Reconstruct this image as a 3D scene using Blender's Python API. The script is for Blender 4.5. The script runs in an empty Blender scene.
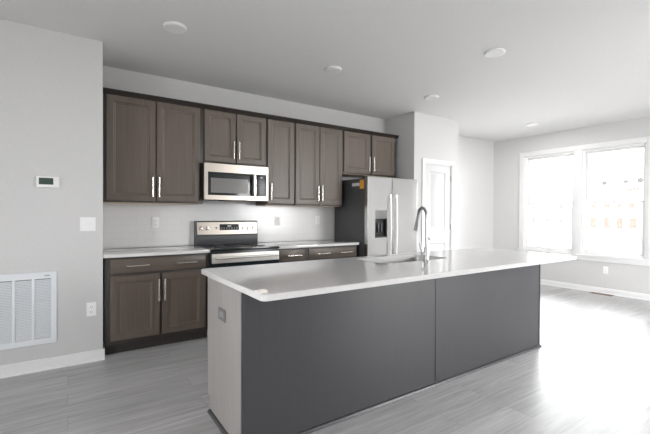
import bpy, bmesh, math, random
from mathutils import Vector, Matrix
R = math.radians
SC = bpy.context.scene
COL = SC.collection

# ------------------------------------------------------------------ camera, sky, exposure
cam_d = bpy.data.cameras.new('camera'); cam = bpy.data.objects.new('camera', cam_d); COL.objects.link(cam)
cam_d.sensor_width = 36; cam_d.lens = 382.5 * 36 / 650; cam_d.clip_start = .05; cam_d.clip_end = 400
cam.matrix_world = Matrix.Translation((0, 0, 1.285)) @ Matrix.Rotation(R(-33.958), 4, 'Z') @ Matrix.Rotation(R(90 - .54), 4, 'X') @ Matrix.Rotation(R(.293), 4, 'Z')
SC.camera = cam
SC.view_settings.view_transform = 'Standard'; SC.view_settings.look = 'None'
SC.view_settings.gamma = 1; SC.view_settings.use_curve_mapping = False
SC.view_settings.exposure = -.22
W = bpy.data.worlds.new('overcast_sky'); SC.world = W; W.use_nodes = True
bg = W.node_tree.nodes['Background']; bg.inputs[0].default_value = (.985, .99, 1, 1); bg.inputs[1].default_value = 24.0
SC.cycles.max_bounces = 14; SC.cycles.diffuse_bounces = 8; SC.cycles.transparent_max_bounces = 16
SC.cycles.sample_clamp_indirect = 6

def portal(name, loc, rot, sx, sy):
    l = bpy.data.lights.new(name, 'AREA'); l.shape = 'RECTANGLE'; l.size = sx; l.size_y = sy
    l.cycles.is_portal = True
    o = bpy.data.objects.new(name, l); o.location = loc; o.rotation_euler = rot; COL.objects.link(o)

# ------------------------------------------------------------------ main measures (metres, camera stands at 0,0)
YW, YL, XL = 4.482, 3.85, .257          # kitchen back wall, left wall face, left wall end
ZC = 2.769
XS, YP, XP = 4.168, 3.884, 5.171        # pantry closet
YF, XW = 4.589, 7.261                   # far wall, window wall
X0, Y0 = -3.2, -1.5                     # unseen ends of the room
YU, YB, CF = 4.152, 3.856, 3.836        # wall cabinet doors, base cabinet doors, worktop front
ZB, ZT, ZCR = 1.377, 2.412, 2.447
# windows of the window wall: (y0, y1), z0, z1
WIN = [(3.07, 3.955), (2.08, 2.965)]; WZ0, WZ1 = .612, 2.385
# window openings added in the unseen wall behind the camera for more daylight
BFILL = [(4.2, 5.8)]; BZ0, BZ1 = .2, 2.6
# opening added in the unseen side wall to brighten surfaces facing left
LFILL = (-.6, .8); LZ0, LZ1 = .6, 2.3
for i, (a, b) in enumerate(WIN): portal('daylight', (XW + .03, (a + b) / 2, (WZ0 + WZ1) / 2), (0, R(90), 0), WZ1 - WZ0, b - a)
for a, b in BFILL: portal('daylight', ((a + b) / 2, Y0 - .03, (BZ0 + BZ1) / 2), (R(90), 0, 0), b - a, BZ1 - BZ0)

portal('daylight', (X0 - .03, sum(LFILL) / 2, (LZ0 + LZ1) / 2), (0, R(-90), 0), LZ1 - LZ0, LFILL[1] - LFILL[0])

# ------------------------------------------------------------------ materials
def mat(name, col, rough=.5, metal=0, spec=.5, coat=0):
    m = bpy.data.materials.new(name); m.use_nodes = True
    p = m.node_tree.nodes['Principled BSDF']
    p.inputs['Base Color'].default_value = (*col, 1); p.inputs['Roughness'].default_value = rough
    p.inputs['Metallic'].default_value = metal; p.inputs['Specular IOR Level'].default_value = spec
    p.inputs['Coat Weight'].default_value = coat
    return m
def nodes(m): return m.node_tree.nodes, m.node_tree.links, m.node_tree.nodes['Principled BSDF']
def noisy(name, c1, c2, scale=(1, 1, 1), nscale=5, detail=6, rough=.5, bump=0, metal=0, spec=.5, rvar=0, lo=.35, hi=.65):
    m = mat(name, c1, rough, metal, spec); N, L, P = nodes(m)
    tc = N.new('ShaderNodeTexCoord'); mp = N.new('ShaderNodeMapping'); mp.inputs['Scale'].default_value = scale
    no = N.new('ShaderNodeTexNoise'); no.inputs['Scale'].default_value = nscale; no.inputs['Detail'].default_value = detail
    rp = N.new('ShaderNodeValToRGB'); rp.color_ramp.elements[0].position = lo; rp.color_ramp.elements[1].position = hi
    rp.color_ramp.elements[0].color = (*c1, 1); rp.color_ramp.elements[1].color = (*c2, 1)
    L.new(tc.outputs['Object'], mp.inputs[0]); L.new(mp.outputs[0], no.inputs[0]); L.new(no.outputs[0], rp.inputs[0]); L.new(rp.outputs[0], P.inputs['Base Color'])
    if rvar:
        mr = N.new('ShaderNodeMapRange'); mr.inputs[3].default_value = rough - rvar; mr.inputs[4].default_value = rough + rvar
        L.new(no.outputs[0], mr.inputs[0]); L.new(mr.outputs[0], P.inputs['Roughness'])
    if bump:
        b = N.new('ShaderNodeBump'); b.inputs['Strength'].default_value = bump; b.inputs['Distance'].default_value = .002
        L.new(no.outputs[0], b.inputs['Height']); L.new(b.outputs[0], P.inputs['Normal'])
    return m
def wood(name, c1, c2, axis, rough=.4):
    s = [30, 30, 30]; s['XYZ'.index(axis)] = 1.1
    m = noisy(name, c1, c2, tuple(s), 1.6, 5, rough, .06, lo=.3, hi=.7)
    return m
M = {}
M['wall'] = noisy('wall_paint', (.60, .596, .592), (.62, .616, .612), (1, 1, 1), 60, 3, .75, .05, spec=.25)
M['ceiling'] = noisy('ceiling_paint', (.74, .735, .73), (.76, .755, .75), (1, 1, 1), 80, 3, .9, .08, spec=.1)
M['trim'] = mat('white_trim_paint', (.76, .76, .76), .35)
M['vinyl'] = mat('white_vinyl', (.84, .84, .84), .3)
M['door_paint'] = mat('white_door_paint', (.58, .58, .58), .35)
M['wood_v'] = wood('taupe_stained_wood_upright', (.088, .068, .054), (.110, .087, .070), 'Z')
M['wood_h'] = wood('taupe_stained_wood_level', (.088, .068, .054), (.110, .087, .070), 'X')
M['frame'] = wood('shaded_frame_wood', (.030, .026, .023), (.040, .035, .031), 'Z', .42)  # cabinet wood with the shade on recessed frames and fillers put into the colour
M['crown'] = wood('shaded_crown_wood', (.020, .016, .014), (.028, .023, .020), 'X', .42)  # colour darkened for the weaker light on the down-facing profile
M['maple'] = noisy('natural_maple', (.50, .38, .27), (.56, .43, .31), (1, 20, 20), 2, 4, .5)
M['panel_grey'] = noisy('charcoal_laminate', (.048, .047, .051), (.051, .050, .054), (30, 30, 1), 2, 4, .36)
M['panel_taupe'] = wood('taupe_veneer', (.30, .283, .268), (.345, .327, .312), 'Z', .35)
M['quartz'] = noisy('white_quartz', (.68, .675, .665), (.71, .705, .695), (1, 1, 1), 40, 6, .02, spec=.75)
M['steel'] = noisy('brushed_stainless', (.50, .497, .49), (.52, .516, .51), (60, 60, 1), 3, 4, .22, 0, 1)
M['steel_warm'] = noisy('warm_stainless', (.42, .38, .335), (.44, .398, .35), (1, 60, 60), 3, 4, .34, 0, 1)
M['steel_soft'] = mat('satin_stainless', (.80, .77, .73), .5, 1)
M['panel_mid'] = mat('grey_control_plastic', (.17, .17, .17), .35)
M['nickel'] = mat('brushed_nickel', (.72, .69, .65), .25, 1)
M['chrome'] = mat('chrome', (.48, .48, .48), .28, 1)
M['sink_steel'] = mat('sink_steel', (.66, .66, .65), .3, 1)
M['black'] = mat('black_enamel', (.018, .019, .020), .3)
M['black_glass'] = mat('black_glass', (.016, .019, .021), .12)
M['oven_glass'] = mat('oven_glass', (.014, .02, .023), .06)
M['mw_glass'] = mat('microwave_window_mesh', (.17, .165, .155), .18)
M['case'] = mat('dark_grey_case', (.06, .061, .065), .42)
M['key'] = mat('pale_key_marks', (.42, .43, .44), .5)
M['display'] = mat('display_glass', (.02, .022, .025), .1)
M['plastic'] = mat('white_plastic', (.88, .88, .88), .35)
M['socket'] = mat('grey_socket', (.30, .30, .30), .5)
M['plate_taupe'] = mat('grey_plate', (.15, .145, .14), .4)
M['slot'] = mat('dark_slot', (.03, .03, .03), .6)
M['lcd'] = mat('green_grey_screen', (.04, .065, .05), .5, spec=.2)
M['grille'] = mat('white_grille_enamel', (.74, .77, .80), .4)
M['duct'] = mat('grey_filter', (.20, .21, .22), .9)
M['orange'] = mat('orange_sticker', (.80, .36, .03), .5)
M['white_sticker'] = mat('white_sticker', (.62, .62, .64), .5)
M['gasket'] = mat('dark_gasket', (.05, .05, .052), .7)
M['bronze'] = mat('brown_register_metal', (.30, .20, .14), .45)
M['hinge'] = mat('satin_hinge_metal', (.42, .40, .37), .35, 1)
M['lens'] = mat('frosted_lens', (.62, .62, .61), .5)
M['brick_pale'] = noisy('pale_siding', (.66, .65, .63), (.72, .71, .69), (1, 1, 8), 2, 3, .8)
M['peach'] = noisy('raw_sheathing_board', (.040, .029, .022), (.048, .035, .027), (1, 1, 1), 2, 3, .8)
M['greywin'] = mat('grey_house_glass', (.022, .021, .021), .6)
M['roofing'] = noisy('pale_roofing', (.70, .70, .70), (.76, .76, .76), (1, 1, 1), 1, 3, .9)
M['vent_dark'] = mat('dark_vent_metal', (.012, .012, .012), .7)
M['ground'] = noisy('pale_dirt', (.72, .71, .69), (.78, .77, .75), (1, 1, 1), .3, 4, .9)

def floor_material():
    m = mat('grey_vinyl_plank', (.3, .3, .3), .38, spec=.4); N, L, P = nodes(m)
    tc = N.new('ShaderNodeTexCoord')
    br = N.new('ShaderNodeTexBrick'); br.offset = .37; br.offset_frequency = 2; br.squash = 1
    br.inputs['Color1'].default_value = (.20, .20, .20, 1); br.inputs['Color2'].default_value = (.80, .80, .80, 1); br.inputs['Mortar'].default_value = (.0, .0, .0, 1)
    br.inputs['Scale'].default_value = 1; br.inputs['Mortar Size'].default_value = .0012; br.inputs['Brick Width'].default_value = 1.22; br.inputs['Row Height'].default_value = .18
    L.new(tc.outputs['Object'], br.inputs[0])
    # grain: offset per plank, stretched along x
    mp = N.new('ShaderNodeMapping'); mp.inputs['Scale'].default_value = (.9, 14, 1)
    ad = N.new('ShaderNodeVectorMath'); ad.operation = 'ADD'
    sc = N.new('ShaderNodeVectorMath'); sc.operation = 'SCALE'; sc.inputs[3].default_value = 7
    L.new(br.outputs[0], sc.inputs[0]); L.new(tc.outputs['Object'], ad.inputs[0]); L.new(sc.outputs[0], ad.inputs[1]); L.new(ad.outputs[0], mp.inputs[0])
    no = N.new('ShaderNodeTexNoise'); no.inputs['Scale'].default_value = 2.2; no.inputs['Detail'].default_value = 7; no.inputs['Roughness'].default_value = .62; no.inputs['Distortion'].default_value = .6
    L.new(mp.outputs[0], no.inputs[0])
    rp = N.new('ShaderNodeValToRGB'); e = rp.color_ramp.elements; e[0].position = .28; e[1].position = .72
    e[0].color = (.33, .326, .327, 1); e[1].color = (.54, .537, .54, 1)
    L.new(no.outputs[0], rp.inputs[0])
    mx = N.new('ShaderNodeMixRGB'); mx.blend_type = 'OVERLAY'; mx.inputs[0].default_value = .16
    L.new(rp.outputs[0], mx.inputs[1]); L.new(br.outputs[0], mx.inputs[2])
    m2 = N.new('ShaderNodeMixRGB'); m2.inputs[2].default_value = (.25, .248, .248, 1); L.new(mx.outputs[0], m2.inputs[1]); L.new(br.outputs['Fac'], m2.inputs[0])
    L.new(m2.outputs[0], P.inputs['Base Color'])
    b = N.new('ShaderNodeBump'); b.inputs['Strength'].default_value = .12; b.inputs['Distance'].default_value = .002
    L.new(no.outputs[0], b.inputs['Height']); L.new(b.outputs[0], P.inputs['Normal'])
    return m
M['floor'] = floor_material()
def tile_material():
    m = mat('white_wall_tile', (.7, .7, .7), .18); N, L, P = nodes(m)
    tc = N.new('ShaderNodeTexCoord'); mp = N.new('ShaderNodeMapping'); mp.inputs['Rotation'].default_value = (R(-90), 0, 0)
    br = N.new('ShaderNodeTexBrick'); br.offset = .5
    br.inputs['Color1'].default_value = (.74, .74, .735, 1); br.inputs['Color2'].default_value = (.75, .75, .745, 1); br.inputs['Mortar'].default_value = (.69, .69, .685, 1)
    br.inputs['Scale'].default_value = 1; br.inputs['Mortar Size'].default_value = .0018; br.inputs['Brick Width'].default_value = .152; br.inputs['Row Height'].default_value = .077
    L.new(tc.outputs['Object'], mp.inputs[0]); L.new(mp.outputs[0], br.inputs[0]); L.new(br.outputs[0], P.inputs['Base Color'])
    b = N.new('ShaderNodeBump'); b.inputs['Strength'].default_value = .2; b.inputs['Distance'].default_value = .001; b.invert = True
    L.new(br.outputs['Fac'], b.inputs['Height']); L.new(b.outputs[0], P.inputs['Normal'])
    return m
M['tile'] = tile_material()
def glass_material():
    m = bpy.data.materials.new('window_glass'); m.use_nodes = True; N = m.node_tree.nodes; L = m.node_tree.links
    N.remove(N['Principled BSDF']); t = N.new('ShaderNodeBsdfTransparent'); t.inputs[0].default_value = (.97, .98, .98, 1)
    g = N.new('ShaderNodeBsdfGlossy'); g.inputs['Roughness'].default_value = .01
    f = N.new('ShaderNodeFresnel'); f.inputs[0].default_value = 1.45; x = N.new('ShaderNodeMixShader')
    L.new(f.outputs[0], x.inputs[0]); L.new(t.outputs[0], x.inputs[1]); L.new(g.outputs[0], x.inputs[2]); L.new(x.outputs[0], N['Material Output'].inputs[0])
    return m
M['glass'] = glass_material()

# ------------------------------------------------------------------ mesh helpers
class MB:
    def __init__(s): s.bm = bmesh.new()
    def box(s, x0, x1, y0, y1, z0, z1, bev=0, seg=2):
        b = bmesh.new(); bmesh.ops.create_cube(b, size=1)
        bmesh.ops.scale(b, vec=(x1 - x0, y1 - y0, z1 - z0), verts=b.verts)
        bmesh.ops.translate(b, vec=((x0 + x1) / 2, (y0 + y1) / 2, (z0 + z1) / 2), verts=b.verts)
        if bev: bmesh.ops.bevel(b, geom=b.edges[:], offset=bev, segments=seg, affect='EDGES', profile=.6)
        s.merge(b); return s
    def merge(s, b):
        me = bpy.data.meshes.new('t'); b.to_mesh(me); b.free(); s.bm.from_mesh(me); bpy.data.meshes.remove(me)
    def cyl(s, p0, p1, r0, r1=None, n=24, bev=0):
        r1 = r0 if r1 is None else r1
        p0, p1 = Vector(p0), Vector(p1); d = p1 - p0
        b = bmesh.new(); bmesh.ops.create_cone(b, cap_ends=True, segments=n, radius1=r0, radius2=r1, depth=d.length)
        if bev: bmesh.ops.bevel(b, geom=[e for e in b.edges if len(e.link_faces) == 2 and any(len(f.verts) > 4 for f in e.link_faces)], offset=bev, segments=2, affect='EDGES')
        q = d.to_track_quat('Z', 'Y').to_matrix().to_4x4()
        bmesh.ops.transform(b, matrix=Matrix.Translation((p0 + p1) / 2) @ q, verts=b.verts); s.merge(b); return s
    def tube(s, pts, r, n=16):
        pts = [Vector(p) for p in pts]; rs = r if isinstance(r, (list, tuple)) else [r] * len(pts)
        b = bmesh.new(); rings = []; up = None
        for i, p in enumerate(pts):
            t = (pts[min(i + 1, len(pts) - 1)] - pts[max(i - 1, 0)]).normalized()
            if up is None: up = t.orthogonal().normalized()
            up = (up - t * up.dot(t)).normalized(); v = t.cross(up)
            rings.append([b.verts.new(p + (up * math.cos(a) + v * math.sin(a)) * rs[i]) for a in [2 * math.pi * k / n for k in range(n)]])
        for a, c in zip(rings, rings[1:]):
            for k in range(n): b.faces.new((a[k], a[(k + 1) % n], c[(k + 1) % n], c[k]))
        b.faces.new(rings[0][::-1]); b.faces.new(rings[-1])
        bmesh.ops.recalc_face_normals(b, faces=b.faces); s.merge(b); return s
    def prism(s, prof, axis, a0, a1):
        """extrude a closed 2D outline along axis; outline is in the two other axes in xyz order"""
        b = bmesh.new()
        def P(u, v, a): return {'X': (a, u, v), 'Y': (u, a, v), 'Z': (u, v, a)}[axis]
        A = [b.verts.new(P(u, v, a0)) for u, v in prof]; B = [b.verts.new(P(u, v, a1)) for u, v in prof]
        n = len(prof)
        for k in range(n): b.faces.new((A[k], A[(k + 1) % n], B[(k + 1) % n], B[k]))
        b.faces.new(A[::-1]); b.faces.new(B); bmesh.ops.recalc_face_normals(b, faces=b.faces); s.merge(b); return s
    def rings(s, loops, close=True):
        """loops of equal vertex count, skinned in order; last loop capped, first capped too if close"""
        b = bmesh.new(); V = [[b.verts.new(p) for p in l] for l in loops]; n = len(loops[0])
        for A, C in zip(V, V[1:]):
            for k in range(n): b.faces.new((A[k], A[(k + 1) % n], C[(k + 1) % n], C[k]))
        if close: b.faces.new(V[0][::-1])
        b.faces.new(V[-1]); bmesh.ops.recalc_face_normals(b, faces=b.faces); s.merge(b); return s
    def lathe(s, prof, c, n=40, axis='Z'):
        """prof: (radius, height) list around an axis through c"""
        b = bmesh.new(); V = []
        for r, h in prof:
            ring = []
            for k in range(n):
                a = 2 * math.pi * k / n; u, v = r * math.cos(a), r * math.sin(a)
                ring.append(b.verts.new({'Z': (c[0] + u, c[1] + v, c[2] + h), 'Y': (c[0] + u, c[1] + h, c[2] + v), 'X': (c[0] + h, c[1] + u, c[2] + v)}[axis]))
            V.append(ring)
        for A, C in zip(V, V[1:]):
            for k in range(n): b.faces.new((A[k], A[(k + 1) % n], C[(k + 1) % n], C[k]))
        b.faces.new(V[0][::-1]); b.faces.new(V[-1]); bmesh.ops.recalc_face_normals(b, faces=b.faces); s.merge(b); return s

def root_loc(o):
    while o.parent: o = o.parent
    return Vector(o.location)
def build(name, mb, m, parent=None, smooth=True, label=None, at=None):
    me = bpy.data.meshes.new(name); bm = mb.bm
    off = root_loc(parent) if parent else Vector(at or (0, 0, 0))
    if off.length: bmesh.ops.translate(bm, vec=-off, verts=bm.verts)
    bm.to_mesh(me); bm.free(); me.materials.append(m)
    if smooth: me.shade_smooth(); me.set_sharp_from_angle(angle=R(32))
    o = bpy.data.objects.new(name, me); COL.objects.link(o)
    if parent: o.parent = parent
    else: o.location = off
    if label: o['label'] = label
    return o
def tag(o, label, cat, group=None):
    o['label'] = label; o['category'] = cat
    if group: o['group'] = group
    return o
def thing(name, label, cat, loc, group=None):
    o = bpy.data.objects.new(name, None); o.empty_display_size = .1; o.location = loc; COL.objects.link(o)
    return tag(o, label, cat, group)
def struct(name, mb, m, parent=None, label=None):
    o = build(name, mb, m, parent, label=label)
    if not parent: o['kind'] = 'structure'
    return o
def copy_tree(o, loc=None, label=None, parent=None):
    c = o.copy(); COL.objects.link(c)
    if parent: c.parent = parent
    if loc: c.location = loc
    if label: c['label'] = label
    for ch in list(o.children): copy_tree(ch, None, None, c)
    return c
def rrect(x0, x1, y0, y1, r, n=6):
    out = []
    for cx, cy, a in ((x1 - r, y1 - r, 0), (x0 + r, y1 - r, 90), (x0 + r, y0 + r, 180), (x1 - r, y0 + r, 270)):
        for k in range(n + 1):
            t = R(a + 90 * k / n); out.append((cx + r * math.cos(t), cy + r * math.sin(t)))
    return out

# ------------------------------------------------------------------ the room
T = .15
struct('floor', MB().box(X0 - T, XW + T, Y0 - T, YW + .3, -.12, 0), M['floor'])
struct('ceiling', MB().box(X0 - T, XW + T, Y0 - T, YW + .3, ZC, ZC + .15), M['ceiling'])
struct('wall_left', MB().box(X0 - T, XL, YL, YW + .3, 0, ZC, .004), M['wall'])
struct('wall_back', MB().box(XL, XS, YW, YW + .3, 0, ZC), M['wall'])
DX0, DX1, DZ = 4.389, 5.011, 2.048
w = MB()
w.prism([(XS, 0), (DX0, 0), (DX0, DZ), (DX1, DZ), (DX1, 0), (XP, 0), (XP, ZC), (XS, ZC)], 'Y', YP, YP + .12).box(XS, XP, YP + .12, YF + .19, 0, ZC)
struct('wall_pantry', w, M['wall'])
struct('wall_far', MB().box(XP, XW + T, YF, YF + .19, 0, ZC), M['wall'])
w = MB()
ya, yb = WIN[1][0], WIN[0][1]
w.box(XW, XW + T, yb, YF, 0, ZC).box(XW, XW + T, Y0, ya, 0, ZC).box(XW, XW + T, ya, yb, 0, WZ0).box(XW, XW + T, ya, yb, WZ1, ZC).box(XW, XW + T, WIN[1][1], WIN[0][0], WZ0, WZ1)
struct('wall_right', w, M['wall'])
w = MB(); xs = [X0 - T] + [v for p in BFILL for v in p] + [XW + T]
for k in range(0, len(xs), 2): w.box(xs[k], xs[k + 1], Y0 - T, Y0, 0, ZC)
for a, b in BFILL: w.box(a, b, Y0 - T, Y0, 0, BZ0).box(a, b, Y0 - T, Y0, BZ1, ZC)
struct('wall_front', w, M['wall'])
struct('wall_side', MB().box(X0 - T, X0, LFILL[1], YL, 0, ZC).box(X0 - T, X0, Y0, LFILL[0], 0, ZC).box(X0 - T, X0, *LFILL, 0, LZ0).box(X0 - T, X0, *LFILL, LZ1, ZC), M['wall'])
struct('wall_backsplash', MB().box(XL, 3.145, YW - .008, YW, .915, ZB + .02), M['tile'])
# baseboards: stepped profile
def bb_prof(y, s): return [(y, 0), (y + s * .014, 0), (y + s * .014, .066), (y + s * .010, .072), (y + s * .010, .084), (y + s * .005, .092), (y, .092)]
b = MB().prism(bb_prof(YL, -1), 'X', X0, XL + .012)
b.box(XL, XL + .012, YL - .013, YL + .07, 0, .085)
b.prism([(YL - .014, 0), (YL - .026, 0), (YL - .024, .010), (YL - .014, .018)], 'X', X0, XL + .012)
struct('baseboard_left', b, M['trim'])
b = MB().prism(bb_prof(XW, -1), 'Y', Y0, YF).prism([(XW - .014, 0), (XW - .026, 0), (XW - .024, .010), (XW - .014, .018)], 'Y', Y0, YF)
struct('baseboard_right', b, M['trim'])
struct('baseboard_far', MB().prism(bb_prof(YF, -1), 'X', XP + .014, XW - .014), M['trim'])
b = MB().prism(bb_prof(YP, -1), 'X', XS, 4.332 - .001).prism(bb_prof(YP, -1), 'X', 5.069, XP + .014).prism(bb_prof(XP, 1), 'Y', YP, YF)
struct('baseboard_pantry', b, M['trim'])

# ------------------------------------------------------------------ windows
def window(n, y0, y1):
    fr = MB(); d0, d1 = XW + .02, XW + .12          # vinyl frame set in the opening
    t = .035
    fr.box(d0, d1, y0, y0 + t, WZ0, WZ1, .003).box(d0, d1, y1 - t, y1, WZ0, WZ1, .003).box(d0 + .001, d1 - .001, y0, y1, WZ1 - t, WZ1, .003).box(d0 + .001, d1 - .001, y0, y1, WZ0, WZ0 + .03, .003)
    f = struct(f'window_{n}', fr, M['vinyl'])
    a, b, zm = y0 + t, y1 - t, 1.492
    for nm, x, za, zb in (('upper_sash', XW + .075, zm - .018, WZ1 - t), ('lower_sash', XW + .04, WZ0 + .03, zm + .018)):
        s = MB(); q = .035; e = x + .03
        s.box(x, e, a, a + q, za, zb, .003).box(x, e, b - q, b, za, zb, .003).box(x + .001, e - .001, a, b, zb - .036, zb, .003).box(x + .001, e - .001, a, b, za, za + (.05 if nm == 'lower_sash' else .036), .003)
        if nm == 'lower_sash': s.box(x + .008, e - .008, (a + b) / 2 - .008, (a + b) / 2 + .008, za + .04, zb - .03)
        so = struct(nm, s, M['vinyl'], f)
        struct('pane', MB().box(x + .013, x + .017, a + q - .005, b - q + .005, za + .03, zb - .03), M['glass'], so)
        if nm == 'lower_sash': struct('sash_lock', MB().box(x - .002, x + .02, (a + b) / 2 - .03, (a + b) / 2 + .03, zb, zb + .012, .003), M['vinyl'], so)
for i, (a, b) in enumerate(WIN): window(i + 1, a, b)
c = MB(); X1 = XW - .017; g = .085
c.box(X1, XW + .03, yb - .004, yb + g, WZ0 - .02, WZ1 + g, .003).box(X1, XW + .03, ya - g, ya + .004, WZ0 - .02, WZ1 + g, .003)
c.box(X1 + .001, XW + .029, ya - g, yb + g, WZ1 - .004, WZ1 + g, .003).box(X1 + .001, XW + .03, WIN[1][1] - .004, WIN[0][0] + .004, WZ0 - .01, WZ1 + .01, .003)
struct('trim_1', c, M['trim'])
c = MB().box(XW - .05, XW + .03, ya - g - .02, yb + g + .02, WZ0 - .022, WZ0 + .004, .005).box(XW - .016, XW, ya - g, yb + g, WZ0 - .095, WZ0 - .022, .003)
struct('trim_2', c, M['trim'])

# ------------------------------------------------------------------ pantry door
def door_leaf():
    y0, y1 = YP + .012, YP + .047; x0, x1 = DX0 + .012, DX1 - .012; z1 = DZ - .013
    m = MB(); pans = [(4.522, 4.878, 1.045, 1.925), (4.522, 4.878, .25, .842)]
    px0, px1 = pans[0][0], pans[0][1]
    m.box(x0, px0, y0, y1, .012, z1).box(px1, x1, y0, y1, .012, z1)
    zs = [.012, .25, .842, 1.045, 1.925, z1]
    for k in (0, 2, 4): m.box(px0, px1, y0, y1, zs[k], zs[k + 1])
    for a, b, c_, d in pans:
        def loop(i, y): return [(a + i, y, c_ + i), (b - i, y, c_ + i), (b - i, y, d - i), (a + i, y, d - i)]
        m.rings([loop(0, y0 + .0), loop(.006, y0 + .006), loop(.018, y0 + .012), loop(.03, y0 + .012), loop(.05, y0 + .004)], close=False)
    return m
dr = struct('door_1', door_leaf(), M['door_paint'])
for z in (.25, 1.08, 1.836):
    struct('hinge', MB().cyl((DX1 - .006, YP + .004, z - .045), (DX1 - .006, YP + .004, z + .045), .007, n=12).box(DX1 - .013, DX1 - .002, YP + .004, YP + .014, z - .044, z + .044), M['hinge'], dr, 'satin metal hinge')
struct('door_knob', MB().lathe([(.030, 0), (.030, -.006), (.011, -.010), (.011, -.034), (.024, -.040), (.028, -.052), (.024, -.064), (.010, -.069)], (4.462, YP + .012, .924), 24, 'Y'), M['hinge'], dr, 'satin metal door knob')
j = MB().box(DX0, DX0 + .010, YP - .004, YP + .12, 0, DZ).box(DX1 - .010, DX1, YP - .004, YP + .12, 0, DZ).box(DX0, DX1, YP - .004, YP + .12, DZ - .011, DZ)
k_ = .057
def casing_prof(a, s): return [(a, YP), (a, YP - .010), (a + s * .008, YP - .013), (a + s * .04, YP - .017), (a + s * k_, YP - .017), (a + s * k_, YP)]
j.prism(casing_prof(DX0, -1), 'Z', 0, DZ + k_).prism(casing_prof(DX1, 1), 'Z', 0, DZ + k_)
j.prism([(YP, DZ), (YP - .010, DZ), (YP - .013, DZ + .008), (YP - .0172, DZ + .04), (YP - .0172, DZ + k_ + .001), (YP, DZ + k_ + .001)], 'X', DX0 - k_ - .001, DX1 + k_ + .001)
struct('trim_3', j, M['trim'])

# ------------------------------------------------------------------ cabinets
def front_mb(x0, x1, z0, z1, yf, th=.02, stile=.058, s=1):
    """a framed door front: flat frame, stepped moulding, recessed panel; s=-1 faces the other way"""
    def loop(i, d): return [(x0 + i, yf + s * d, z0 + i), (x1 - i, yf + s * d, z0 + i), (x1 - i, yf + s * d, z1 - i), (x0 + i, yf + s * d, z1 - i)]
    return MB().rings([loop(0, th), loop(0, .004), loop(.004, 0), loop(stile, 0), loop(stile + .005, .006), loop(stile + .011, .007), loop(stile + .020, .014)])
def drawer_mb(x0, x1, z0, z1, yf, th=.02, s=1):
    def loop(i, d): return [(x0 + i, yf + s * d, z0 + i), (x1 - i, yf + s * d, z0 + i), (x1 - i, yf + s * d, z1 - i), (x0 + i, yf + s * d, z1 - i)]
    return MB().rings([loop(0, th), loop(0, .006), loop(.003, .003), loop(.016, .001), loop(.018, 0)])
def pull_mb(x, z0, z1, yf, s=1, horizontal=False):
    o = .030; m = MB()
    if horizontal:
        xa, xb, z = x, z0, z1
        m.cyl((xa, yf - s * o, z), (xb, yf - s * o, z), .0072, n=14, bev=.0015)
        for q in (xa + .028, xb - .028): m.cyl((q, yf, z), (q, yf - s * o, z), .0045, n=10)
    else:
        m.cyl((x, yf - s * o, z0), (x, yf - s * o, z1), .0072, n=14, bev=.0015)
        for q in (z0 + .028, z1 - .028): m.cyl((x, yf, q), (x, yf - s * o, q), .0045, n=10)
    return m
def add_door(root, x0, x1, z0, z1, yf, hx=None, hz=None, s=1):
    d = build('door', front_mb(x0, x1, z0, z1, yf, s=s), M['wood_v'], root)
    if hx is not None: build('handle', pull_mb(hx, hz[0], hz[1], yf, s), M['nickel'], d, label='brushed nickel bar handle')
    return d
def wall_cabinet(label, x0, x1, z0, doors, hz):
    t = thing('wall_cabinet', label, 'cabinet', ((x0 + x1) / 2, YW, z0), 'wall cabinets above the worktop')
    zt = ZT + .012
    fy = YU + .0205
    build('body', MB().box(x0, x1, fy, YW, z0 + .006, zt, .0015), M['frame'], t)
    build('bottom_panel', MB().box(x0 + .012, x1 - .012, fy + .018, YW, z0, z0 + .006), M['maple'], t, label='pale maple underside')
    for a, b, h in doors: add_door(t, a, b, z0 + .022, ZT - .008, YU, h, hz)
    return t
LOW = (1.442, 1.640)
wall_cabinet('tall two-door taupe wall cabinet against the left wall, left of the microwave', XL + .001, 1.2135, ZB, [(.306, .738, .708), (.746, 1.178, .768)], LOW)
wall_cabinet('short two-door taupe wall cabinet directly above the microwave', 1.2145, 1.9615, 1.824, [(1.226, 1.576, 1.548), (1.590, 1.948, 1.611)], (1.888, 2.085))
wall_cabinet('narrow single-door taupe wall cabinet right of the microwave', 1.9625, 2.3445, ZB, [(1.974, 2.333, 2.013)], LOW)
wall_cabinet('tall two-door taupe wall cabinet left of the refrigerator', 2.3455, 3.0865, ZB, [(2.357, 2.707, 2.680), (2.717, 3.073, 2.740)], LOW)
wall_cabinet('short two-door taupe wall cabinet above the refrigerator', 3.0875, 4.052, 1.824, [(3.104, 3.560, 3.533), (3.600, 4.036, 3.620)], (1.888, 2.085))
# crown moulding
cy = YU + .02
cr = [(YW, ZCR), (cy - .060, ZCR), (cy - .060, ZCR - .008), (cy - .052, ZCR - .010), (cy - .040, ZCR - .018), (cy - .030, ZCR - .036), (cy - .012, ZCR - .046), (cy - .008, ZT - .006), (cy - .0005, ZT - .006), (cy - .0005, ZT + .0125), (YW, ZT + .0125)]
crn = MB().prism(cr, 'X', XL + .001, 4.052)
crn.prism([(4.0525, ZT - .006), (4.058, ZT - .006), (4.062, ZCR - .046), (4.072, ZCR - .036), (4.078, ZCR - .018), (4.086, ZCR - .010), (4.09, ZCR - .008), (4.09, ZCR), (4.0525, ZCR)], 'Y', cy - .058, YW)
tag(build('crown_molding', crn, M['crown']), 'dark crown molding running along the top of the wall cabinets', 'molding')

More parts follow.
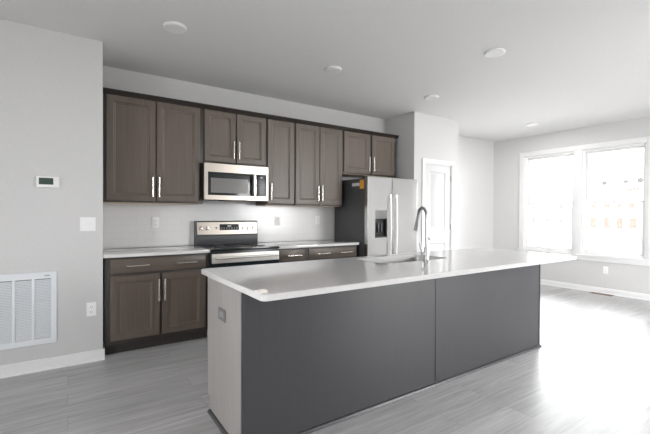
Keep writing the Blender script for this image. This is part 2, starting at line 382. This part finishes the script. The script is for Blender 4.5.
def base_cabinet(label, x0, x1, drawer, pulls, doors, filler=0):
    t = thing('base_cabinet', label, 'cabinet', ((x0 + x1) / 2, YW, 0), 'base cabinets along the back wall')
    fy = YB + .0205
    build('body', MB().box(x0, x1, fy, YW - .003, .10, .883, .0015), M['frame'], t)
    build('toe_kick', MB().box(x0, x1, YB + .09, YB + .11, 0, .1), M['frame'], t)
    d = build('drawer', drawer_mb(drawer[0], drawer[1], .738, .865, YB), M['wood_h'], t)
    for a, b in pulls: build('handle', pull_mb(a, b, .800, YB, 1, True), M['nickel'], d, label='brushed nickel bar handle')
    for a, b, h in doors: add_door(t, a, b, .135, .715, YB, h, (.458, .662))
    return t
base_cabinet('base cabinet with one wide drawer over two doors, left of the range', XL + .013, 1.192, (.311, 1.160), [(.437, .628), (.868, 1.062)], [(.311, .722, .712), (.744, 1.155, .765)])
base_cabinet('narrow base cabinet with one short drawer, right of the range', 1.972, 2.343, (1.985, 2.320), [(2.072, 2.259)], [(1.985, 2.320, 2.024)])
base_cabinet('base cabinet with a wide two-handle drawer beside the refrigerator', 2.344, 3.108, (2.371, 3.090), [(2.462, 2.655), (2.818, 2.999)], [(2.371, 2.724, 2.690), (2.738, 3.090, 2.772)])
def worktop(label, x0, x1):
    t = MB().box(x0, x1, CF, YW - .0085, .8835, .914, .0035)
    tag(build('worktop', t, M['quartz'], at=((x0 + x1) / 2, YW, .8835)), label, 'worktop', 'white worktops along the back wall')
worktop('white quartz worktop left of the range', XL + .001, 1.192)
worktop('white quartz worktop between the range and the refrigerator', 1.960, 3.118)

# ------------------------------------------------------------------ range
rx0, rx1 = 1.197, 1.955
rg = thing('cooking_range', 'stainless and black electric range with raised back control panel', 'range', ((rx0 + rx1) / 2, YW, 0))
ry = 3.852
build('body', MB().box(rx0, rx1, ry, YW - .02, .05, .895, .002), M['black'], rg)
for x in (rx0 + .05, rx1 - .05):
    for y in (ry + .05, YW - .08): build('foot', MB().cyl((x, y, 0), (x, y, .05), .018, n=14), M['black'], rg)
ct = build('cooktop', MB().box(rx0 - .0005, rx1 + .0005, ry - .045, YW - .105, .8955, .918, .004), M['black_glass'], rg)
for x, y, r in ((1.385, 3.98, .105), (1.77, 3.98, .085), (1.385, 4.24, .08), (1.77, 4.24, .10)):
    build('burner_ring', MB().lathe([(r - .002, 0), (r, 0), (r, .0006), (r - .002, .0006)], (x, y, .918), 48), M['gasket'], ct)
od = build('oven_door', MB().box(rx0 + .003, rx1 - .003, ry - .040, ry - .0005, .225, .868, .004), M['oven_glass'], rg)
build('door_band', MB().box(rx0 + .003, rx1 - .003, ry - .044, ry - .0385, .772, .868, .002), M['steel_soft'], od, label='stainless band across the door top')
h = MB().cyl((rx0 + .03, ry - .085, .828), (rx1 - .03, ry - .085, .828), .013, n=20, bev=.003)
for x in (rx0 + .06, rx1 - .06): h.cyl((x, ry - .042, .828), (x, ry - .085, .828), .009, n=12)
build('handle', h, M['steel_soft'], od, label='stainless bar handle')
build('storage_drawer', MB().box(rx0 + .003, rx1 - .003, ry - .040, ry - .0005, .06, .215, .004), M['steel'], rg, label='stainless bottom drawer')
by0 = YW - .100
bgd = build('backguard', MB().prism([(by0 + .012, .8955), (by0, .918), (by0 + .004, 1.020), (by0 - .004, 1.026), (by0 + .018, 1.182), (by0 + .028, 1.190), (YW - .02, 1.190), (YW - .02, .8955)], 'X', rx0 + .004, rx1 - .004), M['case'], rg)
def bp(x, z, out=0):   # a point on the tilted control face
    return (x, by0 - .004 + .022 * (z - 1.026) / .156 - out, z)
def slab_on_face(x0, x1, z0, z1, o0, o1):
    return MB().rings([[bp(x0, z0, o0), bp(x1, z0, o0), bp(x1, z1, o0), bp(x0, z1, o0)], [bp(x0, z0, o1), bp(x1, z0, o1), bp(x1, z1, o1), bp(x0, z1, o1)]])
build('control_panel', slab_on_face(rx0 + .018, rx1 - .016, 1.036, 1.176, -.001, .004), M['steel_warm'], bgd, label='warm stainless control panel')
dp = build('display', slab_on_face(1.473, 1.708, 1.083, 1.152, .003, .0055), M['display'], bgd, label='black touch display')
for i in range(7):
    for z in (1.094, 1.108):
        x = 1.487 + i * .031
        build('key_mark', slab_on_face(x, x + .016, z, z + .004, .0054, .006), M['key'], bgd)
build('clock', slab_on_face(1.567, 1.612, 1.124, 1.138, .0054, .006), M['key'], bgd, label='pale clock figures area')
build('round_button', MB().cyl(bp(1.432, 1.110, .003), bp(1.432, 1.110, .009), .010, n=18), M['black'], bgd, label='small black round button')
for x in (1.262, 1.334, 1.772, 1.838, 1.906):
    m = MB().cyl(bp(x, 1.105, .003), bp(x, 1.105, .010), .026, n=28, bev=.002).cyl(bp(x, 1.105, .010), bp(x, 1.105, .030), .021, .019, n=28, bev=.003)
    m.box(x - .003, x + .003, bp(x, 1.105, .035)[1], bp(x, 1.105, .028)[1], 1.105 - .018, 1.105 + .018, .001)
    build('knob', m, M['nickel'], bgd, label='metal burner knob')

# ------------------------------------------------------------------ microwave
mx0, mx1, mz0, mz1, my = 1.2165, 1.9585, 1.424, 1.8225, 4.082
mw = thing('microwave', 'stainless over-the-range microwave hung beneath the short cabinet', 'microwave', ((mx0 + mx1) / 2, YW, mz0))
build('body', MB().box(mx0, mx1, 4.171, YW - .012, mz0 + .004, mz1, .002).box(mx0 - .014, mx1 - .009, my + .0302, 4.171, mz0 + .002, mz1 - .002, .001).box(mx0 - .014, mx0 + .01, my + .0092, my + .0302, mz0 + .002, mz1 - .002), M['black'], mw)
fx0, fx1 = mx0 - .015, mx1 - .008
fr = MB(); wx0, wx1, wz0, wz1 = 1.243, 1.924, 1.476, 1.727
def plate_with_hole(x0, x1, z0, z1, a, b, c_, d, yf, yb):
    o = [(x0, z0), (x1, z0), (x1, z1), (x0, z1)]; i = [(a, c_), (b, c_), (b, d), (a, d)]
    e = .004
    def L(p, y): return [(x, y, z) for x, z in p]
    oi = [(x0 + e, z0 + e), (x1 - e, z0 + e), (x1 - e, z1 - e), (x0 + e, z1 - e)]
    b_ = bmesh.new(); loops = [L(o, yb), L(o, yf + e), L(oi, yf), L(i, yf), L(i, yb)]
    V = [[b_.verts.new(p) for p in l] for l in loops]
    for A, C in zip(V, V[1:] + V[:1]):
        for k in range(4): b_.faces.new((A[k], A[(k + 1) % 4], C[(k + 1) % 4], C[k]))
    bmesh.ops.recalc_face_normals(b_, faces=b_.faces); m = MB(); m.merge(b_); return m
build('front_frame', plate_with_hole(fx0, fx1, mz0, mz1 - .0015, wx0, wx1, wz0, wz1, my, my + .009), M['steel_warm'], mw, label='warm stainless front frame')
md = build('door', MB().box(wx0 + .0005, 1.782, my + .003, my + .030, wz0 + .0005, wz1 - .0005, .001), M['black_glass'], mw, label='black glass door')
build('window', MB().box(1.275, 1.700, my + .0015, my + .0032, 1.503, 1.662), M['mw_glass'], md, label='grey mesh window')
hb = MB().box(1.745, 1.780, my - .042, my - .026, 1.478, 1.722, .006, 3)
for z in (1.50, 1.70): hb.box(1.752, 1.773, my - .028, my + .004, z - .012, z + .012, .002)
build('handle', hb, M['steel'], md, label='flat stainless door handle')
kp = build('keypad', MB().box(1.790, wx1 - .0005, my + .003, my + .030, wz0 + .0005, wz1 - .0005, .001), M['black'], mw, label='black keypad')
for i in range(4):
    for k in range(6): build('key', MB().box(1.804 + i * .029, 1.804 + i * .029 + .017, my + .0022, my + .0031, 1.49 + k * .03, 1.496 + k * .03), M['case'], kp)
build('clock_display', MB().box(1.848, 1.874, my + .002, my + .0031, 1.683, 1.702), M['key'], kp, label='pale clock display')
build('emblem', MB().cyl((1.577, my + .001, 1.772), (1.577, my - .002, 1.772), .013, n=24), M['nickel'], mw, label='small round metal emblem')
bt = MB()
for k in range(9): bt.box(1.44, 1.70, my + .05 + k * .022, my + .062 + k * .022, mz0 - .004, mz0 + .005)
build('bottom_vent', bt, M['gasket'], mw)

# ------------------------------------------------------------------ refrigerator
gx0, gx1, gy, gxm = 3.172, 4.076, 3.736, 3.598
rf = thing('refrigerator', 'stainless side-by-side refrigerator with in-door water dispenser', 'refrigerator', ((gx0 + gx1) / 2, YW, 0))
build('case', MB().box(gx0, gx1, gy + .072, YW - .014, .03, 1.745, .004), M['case'], rf, label='dark grey side case')
build('door_gasket', MB().box(gx0 + .012, gx1 - .012, gy + .062, gy + .0725, .07, 1.74), M['gasket'], rf)
build('kick_grille', MB().box(gx0 + .02, gx1 - .02, gy + .04, gy + .0715, .012, .062, .003), M['gasket'], rf)
for x in (gx0 + .06, gx1 - .06):
    build('hinge_cover', MB().box(x - .045, x + .045, gy + .02, gy + .12, 1.7455, 1.768, .006), M['case'], rf)
    for y in (gy + .11, YW - .1): build('foot', MB().cyl((x, y, 0), (x, y, .031), .02, n=14), M['black'], rf)
dx0, dx1, dz0, dz1 = 3.297, 3.507, .973, 1.329
fd = build('freezer_door', plate_with_hole(gx0, gxm - .004, .07, 1.762, dx0, dx1, dz0, dz1, gy, gy + .0615), M['steel'], rf)
cv = MB().box(dx0, dx1, gy + .050, gy + .061, dz0, dz1).box(dx0, dx0 + .012, gy + .004, gy + .051, dz0, dz1).box(dx1 - .012, dx1, gy + .004, gy + .051, dz0, dz1).box(dx0, dx1, gy + .002, gy + .051, dz0, dz0 + .014)
dsp = build('dispenser_recess', cv, M['black'], fd, label='black dispenser recess')
build('dispenser_panel', MB().box(dx0 + .001, dx1 - .001, gy - .002, gy + .05, 1.218, dz1 - .001, .003), M['panel_mid'], fd, label='grey dispenser control panel')
build('dispenser_paddle', MB().box(3.37, 3.395, gy + .025, gy + .049, 1.04, 1.16, .004).box(3.425, 3.45, gy + .025, gy + .049, 1.04, 1.16, .004), M['case'], fd)
rd = build('refrigerator_door', MB().box(gxm + .004, gx1, gy, gy + .0615, .07, 1.762, .006, 3), M['steel'], rf)
for x, p in ((3.542, fd), (3.650, rd)):
    pts = []
    for k in range(25):
        t = k / 24; pts.append((x, gy - .028 - .012 * math.sin(math.pi * t), .64 + t * (1.535 - .64)))
    hm = MB().tube(pts, .0095, 14)
    for z in (.655, 1.52): hm.box(x - .012, x + .012, gy - .034, gy + .0005, z - .022, z + .022, .004)
    build('handle', hm, M['steel_soft'], p, label='curved stainless handle')
build('emblem', MB().cyl((3.975, gy + .0005, 1.685), (3.975, gy - .002, 1.685), .015, n=24), M['nickel'], rd, label='small round metal emblem')
build('white_label', MB().box(gx0 - .001, gx0 + .0002, 3.905, 4.06, 1.648, 1.690), M['white_sticker'], rf, label='white paper sticker on the dark side')
build('orange_label', MB().box(gx0 - .001, gx0 + .0002, 3.815, 3.898, 1.610, 1.722), M['orange'], rf, label='orange paper sticker on the dark side')

# ------------------------------------------------------------------ island
ix0, ix1, iy0, iy1 = .730, 3.825, 1.583, 2.560       # worktop
bx0, bx1, by, bk = .765, 3.800, 1.905, 2.510         # cabinet block
isl = thing('kitchen_island', 'long charcoal kitchen island with pale taupe end panel', 'island', ((bx0 + bx1) / 2, by, 0))
core = MB().box(bx0 + .02, bx1 - .02, by + .02, bk - .0005, .10, .118).box(bx0 + .02, bx1 - .02, by + .02, by + .032, .118, .882)
for a in (bx0 + .02, 1.40, 1.90, 2.70, 3.30, bx1 - .038): core.box(a, a + .018, by + .032, bk - .0005, .118, .882)
core.box(bx0 + .038, 1.9, bk - .02, bk - .001, .84, .882).box(2.718, bx1 - .038, bk - .02, bk - .001, .84, .882)
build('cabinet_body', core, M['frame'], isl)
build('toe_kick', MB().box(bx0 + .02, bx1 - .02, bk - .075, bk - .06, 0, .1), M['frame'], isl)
def end_prof(): return [(by + .0195, 0), (bk - .055, 0), (bk - .055, .1), (bk - .0, .1), (bk - .0, .8825), (by + .0195, .8825)]
build('end_panel', MB().prism(end_prof(), 'X', bx0, bx0 + .0195), M['panel_taupe'], isl, label='pale taupe wood end panel')
build('end_panel', MB().prism(end_prof(), 'X', bx1 - .0195, bx1), M['panel_taupe'], isl)
sx = 2.292
build('seating_panel', MB().box(bx0 + .010, sx - .005, by + .002, by + .0195, 0, .8825), M['panel_grey'], isl)
build('seating_panel', MB().box(sx + .005, bx1 - .010, by + .002, by + .0195, 0, .8825), M['panel_grey'], isl)
build('seam_strip', MB().box(sx - .0049, sx + .0049, by - .002, by + .019, .02, .8825, .001), M['panel_grey'], isl)
build('corner_trim', MB().box(bx0 - .003, bx0 + .0098, by - .003, by + .0192, 0, .8825, .002), M['panel_grey'], isl)
build('corner_trim', MB().box(bx1 - .0098, bx1 + .003, by - .003, by + .0192, 0, .8825, .002), M['panel_grey'], isl)
def qr(y): return [(y, 0), (y - .018, 0), (y - .016, .009), (y - .010, .016), (y, .019)]
build('shoe_molding', MB().prism(qr(by + .0015), 'X', bx0 - .02, bx1 + .02), M['panel_grey'], isl)
build('shoe_molding', MB().prism(qr(bx0 - .0005), 'Y', by - .016, bk - .055), M['panel_grey'], isl)
build('shoe_molding', MB().prism([(2 * bx1 - u + .001, v) for u, v in qr(bx1)], 'Y', by - .016, bk - .055), M['panel_grey'], isl)
n = 6; wd = (bx1 - bx0) / n
for k in range(n):
    a, b = bx0 + k * wd + .004, bx0 + (k + 1) * wd - .004
    add_door(isl, a, b, .125, .865, bk + .0205, (b - .03) if k % 2 == 0 else (a + .03), (.60, .80), s=-1)
# worktop with sink cut-out
hx0, hx1, hy0, hy1 = 1.945, 2.672, 2.085, 2.455
def island_top():
    zt, zb, e = .914, .884, .004
    nn = 6
    out = rrect(ix0, ix1, iy0, iy1, .03, nn); oin = rrect(ix0 + e, ix1 - e, iy0 + e, iy1 - e, .027, nn); hol = rrect(hx0, hx1, hy0, hy1, .05, nn)
    b = bmesh.new(); loops = [(hol, zb), (out, zb), (out, zb + .002), (out, zt - e), (oin, zt), (hol, zt)]
    V = [[b.verts.new((x, y, z)) for x, y in l] for l, z in loops]; c = len(out)
    for A, C in zip(V, V[1:] + V[:1]):
        for k in range(c): b.faces.new((A[k], A[(k + 1) % c], C[(k + 1) % c], C[k]))
    bmesh.ops.recalc_face_normals(b, faces=b.faces); m = MB(); m.merge(b); return m
tag(build('island_worktop', island_top(), M['quartz'], at=((ix0 + ix1) / 2, (iy0 + iy1) / 2, .884)), 'long white quartz worktop overhanging the kitchen island', 'worktop')
# sink
sk = thing('sink', 'stainless undermount sink set into the island worktop', 'sink', ((hx0 + hx1) / 2, (hy0 + hy1) / 2, .69))
def basin():
    L = []
    def lp(i, r, z): return [(x, y, z) for x, y in rrect(hx0 + i, hx1 - i, hy0 + i, hy1 - i, r, 6)]
    L = [lp(-.018, .06, .8815), lp(-.018, .06, .8838), lp(.001, .05, .8838), lp(.004, .05, .72), lp(.025, .05, .695), lp(.06, .05, .690)]
    m = MB().rings(L, close=False)
    L2 = [lp(-.018, .06, .8815), lp(-.004, .05, .8815), lp(0, .05, .715), lp(.022, .05, .685), lp(.06, .05, .682)]
    m.rings(L2, close=False); return m
build('basin', basin(), M['sink_steel'], sk)
build('drain', MB().lathe([(.045, 0), (.045, .003), (.036, .004), (.030, .001), (.008, .001)], ((hx0 + hx1) / 2, (hy0 + hy1) / 2, .690), 32), M['chrome'], sk)
# faucet
fx, fy = 2.322, 2.030
ft = thing('faucet', 'tall chrome gooseneck pull-down faucet standing beside the sink', 'faucet', (fx, fy, .914))
build('base', MB().lathe([(.027, 0), (.027, .004), (.022, .008), (.019, .016), (.019, .105), (.016, .112)], (fx, fy, .914), 28), M['chrome'], ft)
rr = .07; zt = 1.333 - rr; dirv = Vector((.37, 1, 0)).normalized()
pts = [Vector((fx, fy, 1.02)), Vector((fx, fy, 1.12)), Vector((fx, fy, zt))]
for k in range(1, 19):
    a = math.pi * k / 18 * (165 / 180); pts.append(Vector((fx, fy, zt)) + dirv * (rr - rr * math.cos(a)) + Vector((0, 0, rr * math.sin(a))))
tv = (pts[-1] - pts[-2]).normalized(); pts.append(pts[-1] + tv * .042)
build('spout', MB().tube(pts, .0125, 16), M['chrome'], ft)
e0 = pts[-1]
build('spray_head', MB().tube([e0 - tv * .005, e0 + tv * .01, e0 + tv * .03, e0 + tv * .085, e0 + tv * .095, e0 + tv * .098], [.0125, .014, .0155, .0195, .0185, .014], 20), M['chrome'], ft)
lv = Vector((-1, .25, 0)).normalized(); p0 = Vector((fx, fy, .975))
build('lever', MB().tube([p0 + lv * .012, p0 + lv * .038], .013, 16).tube([p0 + lv * .034 + Vector((0, 0, -.004)), p0 + lv * .046 + Vector((0, 0, .03)), p0 + lv * .062 + Vector((0, 0, .085))], [.008, .0075, .006], 12), M['chrome'], ft)

# ------------------------------------------------------------------ wall plates
def outlet(name, label, x, z, y, group=None, plate='plastic', cover='outlet'):
    t = thing(name, label, cover, (x, y, z), group)
    build('cover_plate', MB().box(x - .036, x + .036, y - .006, y - .0002, z - .059, z + .059, .002), M[plate], t)
    for q in (-.020, .020):
        s = build('socket', MB().box(x - .017, x + .017, y - .0085, y - .005, z + q - .014, z + q + .014, .003), M['plastic'], t)
        build('slots', MB().box(x - .008, x - .006, y - .0088, y - .008, z + q - .004, z + q + .006).box(x + .006, x + .008, y - .0088, y - .008, z + q - .004, z + q + .006).cyl((x, y - .008, z + q - .009), (x, y - .0088, z + q - .009), .0025, n=10), M['slot'], s)
    build('screw', MB().cyl((x, y - .005, z), (x, y - .0075, z), .003, n=10), M['plastic'], t)
    return t
o1 = outlet('wall_outlet', 'white outlet on the tiled backsplash above the left worktop', .793, 1.176, YW - .008, 'outlets on the backsplash')
copy_tree(o1, (2.265, YW - .008, 1.182), 'white outlet on the tiled backsplash just right of the range')
copy_tree(o1, (2.884, YW - .008, 1.190), 'white outlet on the tiled backsplash beside the refrigerator')
outlet('wall_outlet', 'white outlet low on the left wall beside the return grille', .170, .450, YL)
wo = outlet('wall_outlet', 'white outlet on the wall beneath the right window', 0, 0, 0)
wo.location = (XW, 2.60, .385); wo.rotation_euler = (0, 0, R(-90))
ti = thing('island_outlet', 'grey outlet plate on the end panel of the island', 'outlet', (bx0, 2.225, .680))
yy, zz = 2.225, .680
build('cover_plate', MB().box(bx0 - .006, bx0 - .0002, yy - .059, yy + .059, zz - .036, zz + .036, .002), M['plate_taupe'], ti)
for q in (-.020, .020):
    s = build('socket', MB().box(bx0 - .0085, bx0 - .005, yy + q - .014, yy + q + .014, zz - .017, zz + .017, .003), M['socket'], ti)
    build('slots', MB().box(bx0 - .0089, bx0 - .008, yy + q - .004, yy + q + .006, zz - .008, zz - .006).box(bx0 - .0089, bx0 - .008, yy + q - .004, yy + q + .006, zz + .006, zz + .008), M['slot'], s)
# light switch: two gangs
sx_, sz_ = .145, 1.183
sw = thing('light_switch', 'white two-gang light switch on the left wall near the cabinets', 'light switch', (sx_, YL, sz_))
build('cover_plate', MB().box(sx_ - .057, sx_ + .057, YL - .006, YL - .0002, sz_ - .059, sz_ + .059, .002), M['plastic'], sw)
for q in (-.023, .023):
    build('toggle', MB().box(sx_ + q - .005, sx_ + q + .005, YL - .016, YL - .005, sz_ - .004, sz_ + .012, .002).box(sx_ + q - .008, sx_ + q + .008, YL - .0075, YL - .005, sz_ - .016, sz_ + .016, .001), M['plastic'], sw)
# thermostat
th = thing('thermostat', 'small white thermostat with a dark green screen on the left wall', 'thermostat', (-.13, YL, 1.528))
build('housing', MB().box(-.207, -.053, YL - .028, YL - .0002, 1.483, 1.573, .008, 3), M['plastic'], th)
build('screen', MB().box(-.190, -.095, YL - .0290, YL - .0275, 1.507, 1.560), M['lcd'], th, label='dark green screen')
bm_ = MB()
for k in range(3): bm_.box(-.086, -.064, YL - .0305, YL - .0275, 1.512 + k * .018, 1.520 + k * .018, .001)
build('buttons', bm_, M['plastic'], th)
# return air grille
gX0, gX1, gZ0, gZ1 = -.835, -.072, .212, .800
gr = thing('return_air_grille', 'large white return air grille low on the left wall', 'air grille', ((gX0 + gX1) / 2, YL, (gZ0 + gZ1) / 2))
fl = .040
build('frame', plate_with_hole(gX0, gX1, gZ0, gZ1, gX0 + fl, gX1 - fl, gZ0 + .05, gZ1 - .055, YL - .014, YL - .0005), M['grille'], gr)
build('filter', MB().box(gX0 + fl, gX1 - fl, YL - .003, YL - .0008, gZ0 + .05, gZ1 - .055), M['duct'], gr, label='grey filter behind the slats')
lo = MB(); z = gZ0 + .058
while z < gZ1 - .062:
    lo.prism([(YL - .012, z - .0045), (YL - .011, z - .0055), (YL - .004, z + .0035), (YL - .005, z + .0045)], 'X', gX0 + fl, gX1 - fl); z += .0125
build('louvers', lo, M['grille'], gr)
for x in (-.228, -.350, -.472, -.594, -.716):
    build('divider', MB().box(x - .010, x + .010, YL - .0145, YL - .004, gZ0 + .048, gZ1 - .053, .002), M['grille'], gr)
build('latch', MB().box(-.155, -.120, YL - .016, YL - .013, gZ1 - .034, gZ1 - .026, .001), M['socket'], gr)
# floor register by the window wall
fv = thing('floor_register', 'small brown floor register below the right window', 'floor vent', (7.16, 2.62, 0))
build('frame', MB().box(7.105, 7.225, 2.46, 2.78, 0, .005, .001), M['bronze'], fv)
s_ = MB()
for k in range(18): s_.box(7.118, 7.212, 2.475 + k * .0165, 2.483 + k * .0165, .0046, .0062)
build('slats', s_, M['slot'], fv)

# ------------------------------------------------------------------ ceiling lights
def disc(x, y, label):
    t = thing('ceiling_light', label, 'ceiling light', (x, y, ZC), 'flush disc lights in the ceiling')
    build('trim_ring', MB().lathe([(.060, -.0005), (.088, -.0005), (.090, -.006), (.086, -.016), (.070, -.022), (.060, -.020)], (x, y, ZC), 40), M['plastic'], t)
    build('lens', MB().lathe([(.0001, -.012), (.0595, -.012), (.0595, -.0165), (.03, -.0175), (.0001, -.018)], (x, y, ZC), 40), M['lens'], t)
    return t
d1 = disc(.713, 3.215, 'round white ceiling light nearest the left wall, above the left cabinets')
for x, y, l in ((2.265, 3.230, 'round white ceiling light in front of the tall cabinet left of the refrigerator'), (3.83, 3.28, 'round white ceiling light in front of the refrigerator and pantry corner'), (3.245, 2.05, 'round white ceiling light right above the island'), (6.325, 3.325, 'round white ceiling light in the room corner by the windows')):
    c = copy_tree(d1, (x, y, ZC), l)
# the corner light is switched on
lens = [o for o in c.children if o.name.startswith('lens')][0]
lens.data = lens.data.copy(); gl = mat('lit_lens', (.8, .8, .78)); gp = gl.node_tree.nodes['Principled BSDF']
gp.inputs['Emission Color'].default_value = (1, .97, .92, 1); gp.inputs['Emission Strength'].default_value = 1.6
lens.data.materials[0] = gl
al = bpy.data.lights.new('ceiling_light_lamp', 'AREA'); al.shape = 'DISK'; al.size = .11; al.energy = 15; al.color = (1, .98, .95)
lo_ = bpy.data.objects.new('ceiling_light_lamp', al); lo_.location = (c.location.x, c.location.y, ZC - .024); COL.objects.link(lo_)

# ------------------------------------------------------------------ outdoors, across the street
GZ = -6.0
g = build('ground', MB().box(9.5, 190, -120, 150, GZ - .5, GZ), M['ground']); g['kind'] = 'structure'
g = build('yard', MB().box(-90, 9.5, -120, -6, GZ - .5, GZ), M['ground']); g['kind'] = 'structure'

FX = 75.0                                             # street front of the houses
def fy_(Y48): return Y48 * FX / 48
def fz(z48): return 1.285 + (z48 - 1.285) * FX / 48
def house(label, ya, yb, ztop, wins, m, vents=()):
    t = thing('townhouse', label, 'house', (FX, (ya + yb) / 2, GZ))
    build('wall', MB().box(FX, FX + 11, ya, yb, GZ, ztop), M['brick_pale'], t)
    build('roof', MB().prism([(FX - .5, ztop), (FX + 11.5, ztop), (FX + 8.5, ztop + 2.2), (FX + 2.5, ztop + 2.2)], 'Y', ya - .3, yb + .3), M['roofing'], t)
    for y, z, w_, h_ in wins:
        f = build('window_frame', plate_y(y, z, w_ + .24, h_ + .24, w_, h_), M['vinyl'], t)
        build('opening', MB().box(FX - .03, FX + .0, y - w_ / 2, y + w_ / 2, z - h_ / 2, z + h_ / 2), M[m], f)
    for y, z, r in vents: build('round_vent', MB().cyl((FX, y, z), (FX - .12, y, z), r, n=24), M['vent_dark'], t)
    return t
def plate_y(y, z, w0, h0, w1, h1):
    m = MB(); a = (w0 - w1) / 2
    m.box(FX - .06, FX, y - w0 / 2, y - w1 / 2, z - h0 / 2, z + h0 / 2).box(FX - .06, FX, y + w1 / 2, y + w0 / 2, z - h0 / 2, z + h0 / 2)
    m.box(FX - .06, FX, y - w1 / 2, y + w1 / 2, z + h1 / 2, z + h0 / 2).box(FX - .06, FX, y - w1 / 2, y + w1 / 2, z - h0 / 2, z - h1 / 2); return m
y1, y2, y3, y4 = (fy_(v) for v in (18.38, 17.10, 15.97, 15.02))
wr = [(y1, fz(2.40), .85, 1.2), (y2, fz(2.38), .85, 1.2), (y3, fz(2.36), .85, 1.2), (y4, fz(2.36), .9, 1.2), (y1, fz(.42), 1.0, 1.85), (y2, fz(.42), 1.05, 1.85), (y3, fz(.42), 1.0, 1.85), (y4 - .3, fz(.42), 1.0, 1.85)]
wr += [(fy_(15.35 - .3 * k), fz(3.9), .36, .6) for k in range(4)]
house('far pale townhouse with brown window openings, seen through the right window', fy_(12.0), fy_(19.5), 8.6, wr, 'peach', [(fy_(18.62), fz(4.79), .16), (fy_(17.40), fz(4.71), .38), (fy_(15.5), fz(4.74), .32), (fy_(14.28), fz(4.80), .42)])
u1, u2, u3 = (fy_(v) for v in (24.9, 23.3, 21.7))
house('far pale townhouse with small grey windows, seen through the left window', fy_(20.2), fy_(27.5), 7.2, [(u1, fz(2.25), .6, .9), (u3, fz(2.25), .75, .9), (u1, fz(.38), .6, 1.7), (u2, fz(.6), .8, .7), (u3, fz(.55), .75, .8)], 'greywin')
